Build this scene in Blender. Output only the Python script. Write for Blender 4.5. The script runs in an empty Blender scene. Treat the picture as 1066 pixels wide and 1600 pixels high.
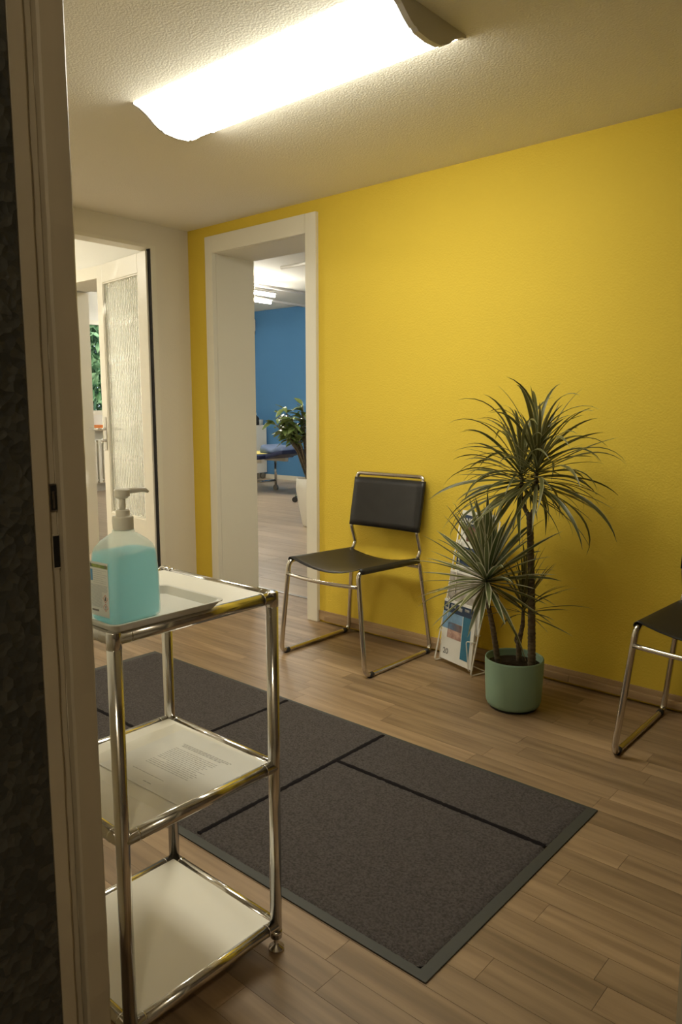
import bpy, bmesh, math, random
from mathutils import Vector, Matrix, Euler
R = math.radians
random.seed(7)
C = bpy.context.scene.collection
scene = bpy.context.scene

# ---------------------------------------------------------------- camera, world, light, exposure
cam = bpy.data.cameras.new('camera'); camo = bpy.data.objects.new('camera', cam); C.objects.link(camo)
cam.sensor_fit = 'HORIZONTAL'; cam.sensor_width = 36; cam.lens = 1164 / 1066 * 36
cam.clip_start = 0.02; cam.clip_end = 200
camo.location = (0, 0, 1.12)
camo.rotation_euler = (R(90) - math.atan(161 / 1164), 0, R(41.15))
scene.camera = camo
scene.view_settings.view_transform = 'Standard'; scene.view_settings.look = 'None'
scene.view_settings.gamma = 1; scene.view_settings.use_curve_mapping = False
scene.view_settings.exposure = 0.0
w = bpy.data.worlds.new('world'); scene.world = w; w.use_nodes = True
bg = w.node_tree.nodes['Background']; bg.inputs[0].default_value = (0.80, 0.92, 1.0, 1); bg.inputs[1].default_value = 2.6
SUN = 4.0
LAMP = 18.8          # diffuser of the waiting room lamp
LAMP_COL = (1.0, 0.97, 0.83)
BACK_TUBE = 135.0     # tubes in the treatment room
STAIR_FILL = 78.0  # strength of the fill lamp added behind the camera
HALL_FILL = 105.0           # unseen fill lamp added to light the hall

sl = bpy.data.lights.new('sun', 'SUN'); sl.energy = SUN; sl.angle = R(2); sl.color = (1.0, 0.95, 0.85)
so = bpy.data.objects.new('sun', sl); C.objects.link(so); so.rotation_euler = (R(12), R(42), 0); so.location = (0, 0, 8)

# ---------------------------------------------------------------- materials
def mat(name, col, rough=0.6, metal=0.0, noise=0.0, nscale=8.0, bump=0.0, bscale=200.0, bdist=0.001, stretch=None, col2=None,
        coords='Object', emit=None, trans=0.0, rand=0.0, spec=0.5, sss=0.0, ior=1.45):
    m = bpy.data.materials.new(name); m.use_nodes = True
    nt = m.node_tree; N = nt.nodes; L = nt.links
    p = N['Principled BSDF']
    p.inputs['Base Color'].default_value = (*col, 1); p.inputs['Roughness'].default_value = rough
    p.inputs['Metallic'].default_value = metal; p.inputs['Specular IOR Level'].default_value = spec
    p.inputs['Transmission Weight'].default_value = trans; p.inputs['IOR'].default_value = ior
    if sss: p.inputs['Subsurface Weight'].default_value = sss; p.inputs['Subsurface Scale'].default_value = 0.02
    tc = N.new('ShaderNodeTexCoord'); src = tc.outputs[coords]
    mp = N.new('ShaderNodeMapping'); L.new(src, mp.inputs[0])
    if stretch: mp.inputs['Scale'].default_value = stretch
    if noise or col2:
        n = N.new('ShaderNodeTexNoise'); n.inputs['Scale'].default_value = nscale; n.inputs['Detail'].default_value = 6
        L.new(mp.outputs[0], n.inputs['Vector'])
        c2 = col2 or tuple(c * (1 - noise) for c in col)
        mr = N.new('ShaderNodeMapRange'); mr.inputs[1].default_value = 0.35; mr.inputs[2].default_value = 0.65
        L.new(n.outputs['Fac'], mr.inputs[0])
        mx = N.new('ShaderNodeMix'); mx.data_type = 'RGBA'
        mx.inputs[6].default_value = (*col, 1); mx.inputs[7].default_value = (*c2, 1)
        L.new(mr.outputs[0], mx.inputs[0]); out = mx.outputs[2]
        L.new(out, p.inputs['Base Color'])
    if rand:
        oi = N.new('ShaderNodeObjectInfo'); hs = N.new('ShaderNodeHueSaturation')
        mr2 = N.new('ShaderNodeMapRange'); mr2.inputs[3].default_value = 1 - rand; mr2.inputs[4].default_value = 1 + rand
        L.new(oi.outputs['Random'], mr2.inputs[0]); L.new(mr2.outputs[0], hs.inputs['Value'])
        if noise or col2: L.new(out, hs.inputs['Color'])
        else: hs.inputs['Color'].default_value = (*col, 1)
        L.new(hs.outputs[0], p.inputs['Base Color'])
        va = N.new('ShaderNodeVectorMath'); va.operation = 'ADD'
        sc = N.new('ShaderNodeMath'); sc.operation = 'MULTIPLY'; sc.inputs[1].default_value = 37
        L.new(oi.outputs['Random'], sc.inputs[0]); L.new(src, va.inputs[0]); L.new(sc.outputs[0], va.inputs[1]); L.new(va.outputs[0], mp.inputs[0])
    if bump:
        b = N.new('ShaderNodeBump'); b.inputs['Strength'].default_value = bump; b.inputs['Distance'].default_value = bdist
        nb = N.new('ShaderNodeTexNoise'); nb.inputs['Scale'].default_value = bscale; nb.inputs['Detail'].default_value = 3
        L.new(mp.outputs[0], nb.inputs['Vector']); L.new(nb.outputs['Fac'], b.inputs['Height']); L.new(b.outputs[0], p.inputs['Normal'])
    if emit:
        p.inputs['Emission Color'].default_value = (*emit[0], 1); p.inputs['Emission Strength'].default_value = emit[1]
    return m

M = {}
M['yellow'] = mat('yellow_paint', (0.80, 0.585, 0.066), 0.75, bump=0.5, bscale=130, bdist=0.004, spec=0.3)
M['ceiling'] = mat('ceiling_paint', (0.90, 0.87, 0.78), 0.9, bump=0.45, bscale=150, bdist=0.004, spec=0.2)
M['white_wall'] = mat('white_wall_paint', (0.80, 0.75, 0.63), 0.8, bump=0.25, bscale=160, bdist=0.003, spec=0.3)
M['hall'] = mat('hall_paint', (0.82, 0.80, 0.72), 0.8, bump=0.2, bscale=150, spec=0.3)
M['gloss'] = mat('cream_gloss_paint', (0.83, 0.79, 0.66), 0.35, bump=0.12, bscale=40, bdist=0.002)
M['jamb'] = mat('old_cream_frame_paint', (0.56, 0.49, 0.36), 0.45, noise=0.18, nscale=9, bump=0.35, bscale=25, bdist=0.002, stretch=(1, 1, 0.25))
M['blue'] = mat('blue_paint', (0.085, 0.235, 0.46), 0.8, bump=0.2, bscale=120, spec=0.3)
M['steel'] = mat('chrome', (0.70, 0.69, 0.67), 0.17, 1.0)
M['chair_steel'] = mat('worn_chrome', (0.66, 0.63, 0.58), 0.19, 1.0)
M['leather'] = mat('black_leather', (0.021, 0.020, 0.019), 0.42, noise=0.25, nscale=20, bump=0.3, bscale=350, bdist=0.0008)
M['shelf'] = mat('white_enamel', (0.83, 0.80, 0.70), 0.38, noise=0.03, nscale=4)
M['plank'] = mat('oiled_oak', (0.345, 0.235, 0.135), 0.42, col2=(0.225, 0.148, 0.083), nscale=2.6, stretch=(1.0, 14, 14), rand=0.20, bump=0.12, bscale=30, bdist=0.0006)
M['joint'] = mat('dark_joint', (0.17, 0.115, 0.065), 0.8, noise=0.3)
M['laminate'] = mat('grey_oak_laminate', (0.47, 0.37, 0.265), 0.4, col2=(0.38, 0.29, 0.20), nscale=1.6, stretch=(1, 10, 10), rand=0.08)
M['oak_trim'] = mat('oak_baseboard', (0.50, 0.35, 0.19), 0.5, col2=(0.38, 0.25, 0.13), nscale=3, stretch=(1, 18, 18), rand=0.08)
M['rubber'] = mat('rubber_edge', (0.045, 0.047, 0.042), 0.6, bump=0.3, bscale=90)
M['pile'] = mat('grey_pile', (0.130, 0.116, 0.110), 0.95, col2=(0.072, 0.062, 0.060), nscale=170, bump=1.0, bscale=420, bdist=0.006, spec=0.1)
M['stripe'] = mat('black_pile', (0.018, 0.015, 0.017), 0.95, noise=0.4, nscale=300, bump=1.0, bscale=420, bdist=0.005, spec=0.1)
M['pot'] = mat('sage_ceramic', (0.30, 0.47, 0.36), 0.5, noise=0.08, nscale=6, bump=0.05, bscale=60)
M['soil'] = mat('soil', (0.035, 0.022, 0.013), 0.95, noise=0.5, nscale=60, bump=1, bscale=80, bdist=0.01)
M['bark'] = mat('bark', (0.20, 0.155, 0.10), 0.8, col2=(0.10, 0.08, 0.055), nscale=30, stretch=(1, 1, 4), bump=0.8, bscale=60, bdist=0.004)
M['white_wire'] = mat('white_wire', (0.80, 0.77, 0.68), 0.35, noise=0.02)
M['paper'] = mat('paper', (0.80, 0.79, 0.74), 0.5, noise=0.03, nscale=30)
M['ink'] = mat('ink', (0.22, 0.21, 0.20), 0.7, noise=0.1)
M['faint_ink'] = mat('faint_ink', (0.40, 0.39, 0.36), 0.7, noise=0.1)
M['navy'] = mat('navy_cover', (0.022, 0.030, 0.085), 0.45, noise=0.15, bump=0.1)
M['navy_print'] = mat('navy_print', (0.02, 0.045, 0.10), 0.4, noise=0.1)
M['blue_print'] = mat('blue_print', (0.22, 0.40, 0.62), 0.4, noise=0.25, nscale=30)
M['teal_print'] = mat('teal_print', (0.03, 0.18, 0.30), 0.4, noise=0.15, nscale=30)
M['red_print'] = mat('rust_print', (0.22, 0.07, 0.045), 0.4, col2=(0.05, 0.03, 0.03), nscale=25)
M['skin_print'] = mat('blush_print', (0.62, 0.42, 0.34), 0.4, col2=(0.30, 0.16, 0.14), nscale=35)
M['grey_print'] = mat('grey_print', (0.50, 0.47, 0.42), 0.45, col2=(0.24, 0.21, 0.18), nscale=28)
M['green_print'] = mat('green_print', (0.10, 0.20, 0.04), 0.4, col2=(0.30, 0.36, 0.08), nscale=90)
M['pump'] = mat('white_plastic', (0.80, 0.78, 0.70), 0.4, noise=0.02)
M['tray'] = mat('translucent_tray', (0.74, 0.73, 0.67), 0.30, noise=0.02)
M['label'] = mat('label_paper', (0.70, 0.72, 0.70), 0.4, noise=0.03)
M['label_blue'] = mat('label_blue', (0.10, 0.30, 0.55), 0.4, noise=0.03)
M['label_grey'] = mat('label_grey', (0.42, 0.46, 0.48), 0.5, noise=0.05, nscale=300)
M['red'] = mat('hazard_red', (0.55, 0.12, 0.06), 0.5, noise=0.05)
M['pillow'] = mat('slate_blue_cover', (0.13, 0.18, 0.30), 0.7, noise=0.1)
M['towel'] = mat('yellow_towel', (0.80, 0.68, 0.22), 0.9, noise=0.08, bump=0.3)
M['dark'] = mat('dark_plastic', (0.03, 0.03, 0.032), 0.4, noise=0.1)
M['orange'] = mat('orange_box', (0.75, 0.24, 0.06), 0.6, noise=0.05)
M['leafgreen'] = mat('rubber_leaf', (0.10, 0.17, 0.035), 0.25, nscale=9, col2=(0.26, 0.33, 0.12))
M['hedge'] = mat('hedge_leaf', (0.34, 0.50, 0.26), 0.45, col2=(0.06, 0.16, 0.05), nscale=5)
M['grass'] = mat('lawn', (0.08, 0.16, 0.04), 0.9, noise=0.4, nscale=3)
M['metal_dark'] = mat('dark_steel', (0.30, 0.28, 0.25), 0.35, 1.0, noise=0.1)
M['hole'] = mat('hole_and_gap_shade', (0.012, 0.010, 0.008), 0.9, noise=0.1)  # near-black shade painted for the strike holes and the leaf gap
M['lampcap'] = mat('grey_lamp_cap', (0.66, 0.64, 0.60), 0.5, noise=0.03)
M['stair'] = mat('stairwell_plaster', (0.35, 0.31, 0.24), 0.9, bump=0.3, bscale=80)

def stone_mat():
    m = bpy.data.materials.new('dark_terrazzo'); m.use_nodes = True
    nt = m.node_tree; N = nt.nodes; L = nt.links; p = N['Principled BSDF']; p.inputs['Roughness'].default_value = 0.55
    tc = N.new('ShaderNodeTexCoord'); v = N.new('ShaderNodeTexVoronoi'); v.inputs['Scale'].default_value = 75
    no = N.new('ShaderNodeTexNoise'); no.inputs['Scale'].default_value = 30
    mxv = N.new('ShaderNodeMix'); mxv.data_type = 'VECTOR'; mxv.inputs[0].default_value = 0.02
    L.new(tc.outputs['Object'], no.inputs['Vector']); L.new(tc.outputs['Object'], mxv.inputs[4]); L.new(no.outputs['Color'], mxv.inputs[5])
    L.new(mxv.outputs[1], v.inputs['Vector'])
    sep = N.new('ShaderNodeSeparateColor'); L.new(v.outputs['Color'], sep.inputs[0])
    r = N.new('ShaderNodeValToRGB'); L.new(sep.outputs[0], r.inputs[0])
    r.color_ramp.elements[0].color = (0.034, 0.034, 0.029, 1); r.color_ramp.elements[1].color = (0.068, 0.066, 0.054, 1)
    r.color_ramp.elements[0].position = 0.3
    L.new(r.outputs[0], p.inputs['Base Color'])
    b = N.new('ShaderNodeBump'); b.inputs['Strength'].default_value = 0.8; b.inputs['Distance'].default_value = 0.004
    L.new(v.outputs['Distance'], b.inputs['Height']); L.new(b.outputs[0], p.inputs['Normal'])
    return m
M['stone'] = stone_mat()
M['dim_wall'] = mat('bounce_cutting_dark', (0.12, 0.08, 0.05), 0.5, noise=0.3)  # for the unseen right wall, darkened to cut bounced light

def striped_leaf(name, green, green2, cream, edge, tl=0.25):
    m = bpy.data.materials.new(name); m.use_nodes = True
    nt = m.node_tree; N = nt.nodes; L = nt.links; p = N['Principled BSDF']
    p.inputs['Roughness'].default_value = 0.42
    uv = N.new('ShaderNodeTexCoord'); s = N.new('ShaderNodeSeparateXYZ'); L.new(uv.outputs['UV'], s.inputs[0])
    a = N.new('ShaderNodeMath'); a.operation = 'SUBTRACT'; a.inputs[1].default_value = 0.5; L.new(s.outputs[0], a.inputs[0])
    ab = N.new('ShaderNodeMath'); ab.operation = 'ABSOLUTE'; L.new(a.outputs[0], ab.inputs[0])
    gt = N.new('ShaderNodeMath'); gt.operation = 'GREATER_THAN'; gt.inputs[1].default_value = edge; L.new(ab.outputs[0], gt.inputs[0])
    oi = N.new('ShaderNodeObjectInfo')
    g = N.new('ShaderNodeMix'); g.data_type = 'RGBA'; g.inputs[6].default_value = (*green, 1); g.inputs[7].default_value = (*green2, 1)
    L.new(oi.outputs['Random'], g.inputs[0])
    mx = N.new('ShaderNodeMix'); mx.data_type = 'RGBA'; L.new(gt.outputs[0], mx.inputs[0]); L.new(g.outputs[2], mx.inputs[6]); mx.inputs[7].default_value = (*cream, 1)
    L.new(mx.outputs[2], p.inputs['Base Color'])
    t = N.new('ShaderNodeBsdfTranslucent'); L.new(mx.outputs[2], t.inputs[0])
    ms = N.new('ShaderNodeMixShader'); ms.inputs[0].default_value = tl
    L.new(p.outputs[0], ms.inputs[1]); L.new(t.outputs[0], ms.inputs[2]); L.new(ms.outputs[0], N['Material Output'].inputs[0])
    return m
M['leaf_dark'] = striped_leaf('dracaena_leaf', (0.075, 0.085, 0.022), (0.16, 0.155, 0.055), (0.36, 0.34, 0.18), 0.40)
M['leaf_pale'] = striped_leaf('dracaena_leaf_variegated', (0.075, 0.10, 0.03), (0.15, 0.17, 0.07), (0.52, 0.50, 0.34), 0.33)

def shell_mat():
    m = bpy.data.materials.new('frosted_bottle'); m.use_nodes = True
    nt = m.node_tree; N = nt.nodes; L = nt.links; p = N['Principled BSDF']
    p.inputs['Base Color'].default_value = (0.82, 0.86, 0.82, 1); p.inputs['Roughness'].default_value = 0.35
    t = N.new('ShaderNodeBsdfTranslucent'); t.inputs[0].default_value = (0.85, 0.88, 0.84, 1)
    tr = N.new('ShaderNodeBsdfTransparent'); tr.inputs[0].default_value = (0.95, 0.98, 0.97, 1)
    a = N.new('ShaderNodeMixShader'); a.inputs[0].default_value = 0.5; L.new(p.outputs[0], a.inputs[1]); L.new(t.outputs[0], a.inputs[2])
    b = N.new('ShaderNodeMixShader'); b.inputs[0].default_value = 0.62; L.new(a.outputs[0], b.inputs[1]); L.new(tr.outputs[0], b.inputs[2])
    L.new(b.outputs[0], N['Material Output'].inputs[0]); return m
M['shell'] = shell_mat()
def liquid_mat():
    m = bpy.data.materials.new('blue_liquid'); m.use_nodes = True
    nt = m.node_tree; N = nt.nodes; L = nt.links; p = N['Principled BSDF']
    p.inputs['Base Color'].default_value = (0.52, 0.90, 0.98, 1); p.inputs['Roughness'].default_value = 0.2
    t = N.new('ShaderNodeBsdfTranslucent'); t.inputs[0].default_value = (0.66, 0.95, 1.0, 1)
    a = N.new('ShaderNodeMixShader'); a.inputs[0].default_value = 0.68; L.new(p.outputs[0], a.inputs[1]); L.new(t.outputs[0], a.inputs[2])
    L.new(a.outputs[0], N['Material Output'].inputs[0]); return m
M['liquid'] = liquid_mat()
def film_mat():
    m = bpy.data.materials.new('clear_sleeve'); m.use_nodes = True
    nt = m.node_tree; N = nt.nodes; L = nt.links
    g = N.new('ShaderNodeBsdfGlossy'); g.inputs['Roughness'].default_value = 0.18
    tr = N.new('ShaderNodeBsdfTransparent'); tr.inputs[0].default_value = (0.96, 0.96, 0.95, 1)
    b = N.new('ShaderNodeMixShader'); b.inputs[0].default_value = 0.86; L.new(g.outputs[0], b.inputs[1]); L.new(tr.outputs[0], b.inputs[2])
    L.new(b.outputs[0], N['Material Output'].inputs[0]); return m
M['film'] = film_mat()
def glass_mat(name, rough, tint, gl):
    m = bpy.data.materials.new(name); m.use_nodes = True
    nt = m.node_tree; N = nt.nodes; L = nt.links
    g = N.new('ShaderNodeBsdfGlossy'); g.inputs['Roughness'].default_value = rough
    tr = N.new('ShaderNodeBsdfTransparent'); tr.inputs[0].default_value = (*tint, 1)
    fr = N.new('ShaderNodeFresnel'); fr.inputs[0].default_value = 1.45
    ad = N.new('ShaderNodeMath'); ad.operation = 'ADD'; ad.inputs[1].default_value = gl; L.new(fr.outputs[0], ad.inputs[0])
    b = N.new('ShaderNodeMixShader'); L.new(ad.outputs[0], b.inputs[0]); L.new(tr.outputs[0], b.inputs[1]); L.new(g.outputs[0], b.inputs[2])
    L.new(b.outputs[0], N['Material Output'].inputs[0]); return m
M['window_glass'] = glass_mat('window_glass', 0.02, (0.97, 0.98, 0.97), 0.0)
def ribbed_mat():
    m = bpy.data.materials.new('ribbed_glass'); m.use_nodes = True
    nt = m.node_tree; N = nt.nodes; L = nt.links; p = N['Principled BSDF']
    p.inputs['Base Color'].default_value = (0.90, 0.94, 0.92, 1); p.inputs['Roughness'].default_value = 0.03
    p.inputs['Transmission Weight'].default_value = 1.0; p.inputs['IOR'].default_value = 1.45
    tl = N.new('ShaderNodeBsdfTranslucent'); tl.inputs[0].default_value = (0.92, 0.94, 0.90, 1)
    b = N.new('ShaderNodeMixShader'); b.inputs[0].default_value = 0.12; L.new(p.outputs[0], b.inputs[1]); L.new(tl.outputs[0], b.inputs[2])
    L.new(b.outputs[0], N['Material Output'].inputs[0]); return m
M['ribbed'] = ribbed_mat()
M['lamp'] = mat('lamp_diffuser', (0.9, 0.88, 0.8), 0.4, emit=(LAMP_COL, LAMP))
M['tube'] = mat('fluorescent_tube', (0.9, 0.9, 0.9), 0.4, emit=((1.0, 0.95, 0.84), BACK_TUBE))
M['stair_fill'] = mat('stair_fill_glow', (0.9, 0.9, 0.9), 0.4, emit=((1.0, 0.86, 0.62), STAIR_FILL))
M['hall_fill_lamp'] = mat('hall_fill_diffuser', (0.9, 0.9, 0.9), 0.4, emit=((1.0, 0.94, 0.80), HALL_FILL))

# ---------------------------------------------------------------- helpers
def obj(name, bm, m, parent=None, smooth=False, loc=None):
    me = bpy.data.meshes.new(name); bm.normal_update(); bm.to_mesh(me); bm.free()
    me.materials.append(M[m] if isinstance(m, str) else m)
    if smooth: me.polygons.foreach_set('use_smooth', [True] * len(me.polygons))
    o = bpy.data.objects.new(name, me); C.objects.link(o)
    if loc: o.location = loc
    if parent: o.parent = parent
    return o
def thing(name, label, cat, loc=(0, 0, 0), rz=0, group=None):
    o = bpy.data.objects.new(name, None); C.objects.link(o); o.empty_display_size = 0.1
    o.location = loc; o.rotation_euler = (0, 0, rz); o['label'] = label; o['category'] = cat
    if group: o['group'] = group
    return o
def tag(o, label, cat, group=None):
    o['label'] = label; o['category'] = cat
    if group: o['group'] = group
    return o
def struct(o, label=None):
    o['kind'] = 'structure'
    if label: o['label'] = label
    return o
def dup(root, loc, rz=None, label=None):
    r = root.copy(); C.objects.link(r); r.location = loc
    if rz is not None: r.rotation_euler = (0, 0, rz)
    if label: r['label'] = label
    for ch in list(root.children):
        c = ch.copy(); C.objects.link(c); c.parent = r
        for g in list(ch.children):
            d = g.copy(); C.objects.link(d); d.parent = c
    return r
def box(bm, x0, x1, y0, y1, z0, z1, bev=0.0):
    r = bmesh.ops.create_cube(bm, size=1.0)
    vs = r['verts']
    for v in vs: v.co = Vector(((x0 + x1) / 2 + v.co.x * (x1 - x0), (y0 + y1) / 2 + v.co.y * (y1 - y0), (z0 + z1) / 2 + v.co.z * (z1 - z0)))
    if bev:
        es = list({e for v in vs for e in v.link_edges})
        bmesh.ops.bevel(bm, geom=es, offset=bev, segments=2, affect='EDGES', profile=0.7)
    return bm
def B(*a, bev=0.0): return box(bmesh.new(), *a, bev=bev)
def fillet(pts, r, closed=False, n=6):
    pts = [Vector(p) for p in pts]; out = []; N = len(pts)
    for i, p in enumerate(pts):
        if not closed and i in (0, N - 1): out.append(p); continue
        a = (pts[i - 1] - p); b = (pts[(i + 1) % N] - p)
        rr = r[i] if isinstance(r, (list, tuple)) else r
        if rr <= 0: out.append(p); continue
        ang = a.angle(b)
        d = min(rr / max(math.tan(ang / 2), 1e-3), a.length * 0.48, b.length * 0.48)
        A = p + a.normalized() * d; Bp = p + b.normalized() * d
        for k in range(n + 1):
            t = k / n; out.append(A * (1 - t) ** 2 + p * 2 * t * (1 - t) + Bp * t * t)
    return out
def tube(bm, pts, r, seg=12, closed=False, caps=True):
    pts = [Vector(p) for p in pts]; n = len(pts); rings = []
    def tang(i):
        if closed: return (pts[(i + 1) % n] - pts[i - 1]).normalized()
        a = pts[max(i - 1, 0)]; b = pts[min(i + 1, n - 1)]; return (b - a).normalized()
    t0 = tang(0); up = Vector((0, 0, 1)) if abs(t0.z) < 0.9 else Vector((1, 0, 0))
    nrm = (up - t0 * up.dot(t0)).normalized()
    for i in range(n):
        t = tang(i); nrm = (nrm - t * nrm.dot(t)).normalized(); bn = t.cross(nrm)
        rr = r[i] if isinstance(r, (list, tuple)) else r
        rings.append([bm.verts.new(pts[i] + (nrm * math.cos(2 * math.pi * k / seg) + bn * math.sin(2 * math.pi * k / seg)) * rr) for k in range(seg)])
    for i in range(n if closed else n - 1):
        a = rings[i]; b = rings[(i + 1) % n]
        for k in range(seg): bm.faces.new((a[k], a[(k + 1) % seg], b[(k + 1) % seg], b[k]))
    if caps and not closed:
        bm.faces.new(list(reversed(rings[0]))); bm.faces.new(rings[-1])
    return bm
def T(pts, r, **k): return tube(bmesh.new(), pts, r, **k)
def lathe(bm, prof, cx=0, cy=0, seg=40):
    rings = []
    for (r, z) in prof:
        if r <= 1e-6: rings.append([bm.verts.new((cx, cy, z))])
        else: rings.append([bm.verts.new((cx + r * math.cos(2 * math.pi * k / seg), cy + r * math.sin(2 * math.pi * k / seg), z)) for k in range(seg)])
    for a, b in zip(rings, rings[1:]):
        for k in range(seg):
            k2 = (k + 1) % seg
            if len(a) == 1 and len(b) == 1: continue
            if len(a) == 1: bm.faces.new((a[0], b[k2], b[k]))
            elif len(b) == 1: bm.faces.new((a[k], a[k2], b[0]))
            else: bm.faces.new((a[k], a[k2], b[k2], b[k]))
    return bm
def prism(bm, poly, x0, x1):
    """poly of (y,z), extruded along x"""
    a = [bm.verts.new((x0, y, z)) for y, z in poly]; b = [bm.verts.new((x1, y, z)) for y, z in poly]; n = len(poly)
    for i in range(n): bm.faces.new((a[i], a[(i + 1) % n], b[(i + 1) % n], b[i]))
    bm.faces.new(list(reversed(a))); bm.faces.new(b)
    bmesh.ops.recalc_face_normals(bm, faces=bm.faces[:])
    return bm
def rrect(cx, cy, hx, hy, r, z, n=5):
    out = []
    for sx, sy, a0 in ((1, 1, 0), (-1, 1, 90), (-1, -1, 180), (1, -1, 270)):
        for k in range(n + 1):
            a = R(a0 + 90 * k / n); out.append((cx + sx * (hx - r) + r * math.cos(a), cy + sy * (hy - r) + r * math.sin(a), z))
    return out
def loft(bm, loops, cap0=True, cap1=True):
    rings = [[bm.verts.new(p) for p in l] for l in loops]; n = len(rings[0])
    for a, b in zip(rings, rings[1:]):
        for k in range(n): bm.faces.new((a[k], a[(k + 1) % n], b[(k + 1) % n], b[k]))
    if cap0: bm.faces.new(list(reversed(rings[0])))
    if cap1: bm.faces.new(rings[-1])
    return bm
def text_obj(name, s, size, m, parent, mtx, bold=0.0):
    cu = bpy.data.curves.new('txt', 'FONT'); cu.body = s; cu.size = size; cu.offset = bold; cu.extrude = 0.0002
    to = bpy.data.objects.new('txt', cu); C.objects.link(to)
    dg = bpy.context.evaluated_depsgraph_get(); me = bpy.data.meshes.new_from_object(to.evaluated_get(dg))
    bpy.data.objects.remove(to); me.transform(mtx); me.materials.clear(); me.materials.append(M[m])
    o = bpy.data.objects.new(name, me); C.objects.link(o); o.parent = parent; return o

# ---------------------------------------------------------------- the setting
CZ = 2.148; WY = 2.83; WX = -3.667; WB = 3.13; RX = 0.64
def wall_with_hole(name, x0, x1, y0, y1, z1, holes, m, axis='x'):
    """wall slab along x (or y) with rectangular holes [(a0,a1,z0,z1)]"""
    bm = bmesh.new(); cur = x0 if axis == 'x' else y0
    end = x1 if axis == 'x' else y1
    def bb(a, b, za, zb):
        if b - a < 1e-4 or zb - za < 1e-4: return
        if axis == 'x': box(bm, a, b, y0, y1, za, zb)
        else: box(bm, x0, x1, a, b, za, zb)
    for (a, b, za, zb) in sorted(holes):
        bb(cur, a, 0, z1); bb(a, b, 0, za); bb(a, b, zb, z1); cur = b
    bb(cur, end, 0, z1)
    return struct(obj(name, bm, m))

OPX0, OPX1, OPZ = -3.44, -2.685, 2.005
# yellow wall: a plaster face on the waiting-room side, body behind it
wall_with_hole('wall_back', WX, RX, WY, WY + 0.02, CZ, [(OPX0, OPX1, 0, OPZ)], 'yellow')
wall_with_hole('wall_back', -9.25, 0.9, WY + 0.02, WB, 2.67, [(-5.3, -4.5, 0, 2.0), (OPX0, OPX1, 0, OPZ)], 'hall')
wall_with_hole('wall_left', WX - 0.10, WX, 0.546, WY + 0.02, CZ, [(1.05, 2.575, 0, 2.015)], 'white_wall', axis='y')
wall_with_hole('wall_front', WX - 0.1, RX, 0.477, 0.546, CZ, [(-0.965, -0.1225, 0, 2.04)], 'white_wall')
struct(obj('wall_right', B(RX, RX + 0.1, 0.48, WY + 0.02, 0, CZ), 'dim_wall'))  # out of view, coloured dark to lower the bounce
struct(obj('ceiling', B(WX - 0.1, RX + 0.1, 0.48, WY + 0.02, CZ, CZ + 0.1), 'ceiling'))

# floor with parquet strips
floor = struct(obj('floor', B(WX - 0.1, RX + 0.1, 0.3, WB + 0.01, -0.05, -0.004), 'joint'))
cnt = 0; y = 0.482; row = 0
while y < WB - 0.01:
    ye = min(y + 0.0775, WB + 0.01)
    x = WX - 0.08 - random.random() * 0.5
    xe_all = RX if y < WY - 0.02 else OPX1
    xs = WX if y < WY - 0.02 else OPX0
    while x < xe_all:
        l = random.choice([0.42, 0.55, 0.62, 0.78, 0.92])
        a = max(x, xs); b = min(x + l, xe_all)
        if b - a > 0.02:
            hx = (b - a) / 2 - 0.0004
            obj('plank', B(-hx, hx, -(ye - y) / 2 + 0.0004, (ye - y) / 2 - 0.0004, -0.008, 0.0), 'plank', floor, loc=((a + b) / 2, (y + ye) / 2, 0)); cnt += 1
        x += l
    y = ye; row += 1
print('parquet strips', cnt)
struct(obj('trim_1', B(OPX0, OPX1, WB - 0.012, WB + 0.014, 0.0, 0.004, bev=0.0015), 'metal_dark'), 'narrow metal threshold strip in the deep doorway')

# back (treatment) room
BZ = 2.67; BY = 8.35
fl2 = struct(obj('floor', B(-9.3, -1.5, WB + 0.01, BY + 0.1, -0.05, -0.006), 'laminate'), 'paler wooden floor of the room behind the doorway')
y = WB + 0.01
while y < BY:
    xl = -1.16 * (y + 0.19) - 0.3; xr = min(-0.80 * y + 0.25, -1.6)
    if y > 4.0: xl = min(xl, -1.16 * y - 0.6)
    x = xl - random.random() * 0.8; ye = min(y + 0.19, BY)
    while x < xr:
        a, b = x, x + 1.25
        a2 = max(a, -9.24)
        if b - a2 > .1:
            hx = (b - a2) / 2 - 0.001
            obj('plank', B(-hx, hx, -(ye - y) / 2 + 0.001, (ye - y) / 2 - 0.001, -0.006, 0), 'laminate', fl2, loc=((a2 + b) / 2, (y + ye) / 2, 0))
        x += 1.25
    y = ye
struct(obj('ceiling', B(-9.4, -1.4, WB, BY + 0.1, BZ, BZ + 0.1), 'hall'))
struct(obj('wall_back', B(-9.4, -1.4, BY, BY + 0.1, 0, BZ), 'blue'), 'blue far wall seen through the deep doorway')
struct(obj('wall_right', B(-1.5, -1.4, WB, BY, 0, BZ), 'hall'))
wall_with_hole('wall_left', -9.35, -9.25, WB, BY + 0.1, BZ, [(4.3, 6.9, 1.04, 2.30)], 'hall', axis='y')
struct(obj('baseboard_back', B(-9.25, -1.5, BY - 0.018, BY, 0, 0.07, bev=0.003), 'gloss'), 'white baseboard under the blue wall')

# hall behind the end wall
struct(obj('floor', B(-9.3, WX - 0.1, 0.3, WB + 0.01, -0.05, 0.0), 'laminate'))
struct(obj('ceiling', B(-9.3, WX - 0.1, 0.3, WY + 0.02, 2.30, 2.40), 'hall'))
struct(obj('wall_front', B(-9.3, WX - 0.1, 0.3, 0.4, 0, 2.3), 'hall'))
struct(obj('wall_left', B(-7.1, -7.0, 0.4, WY + 0.02, 0, 2.3), 'hall'))

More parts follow.
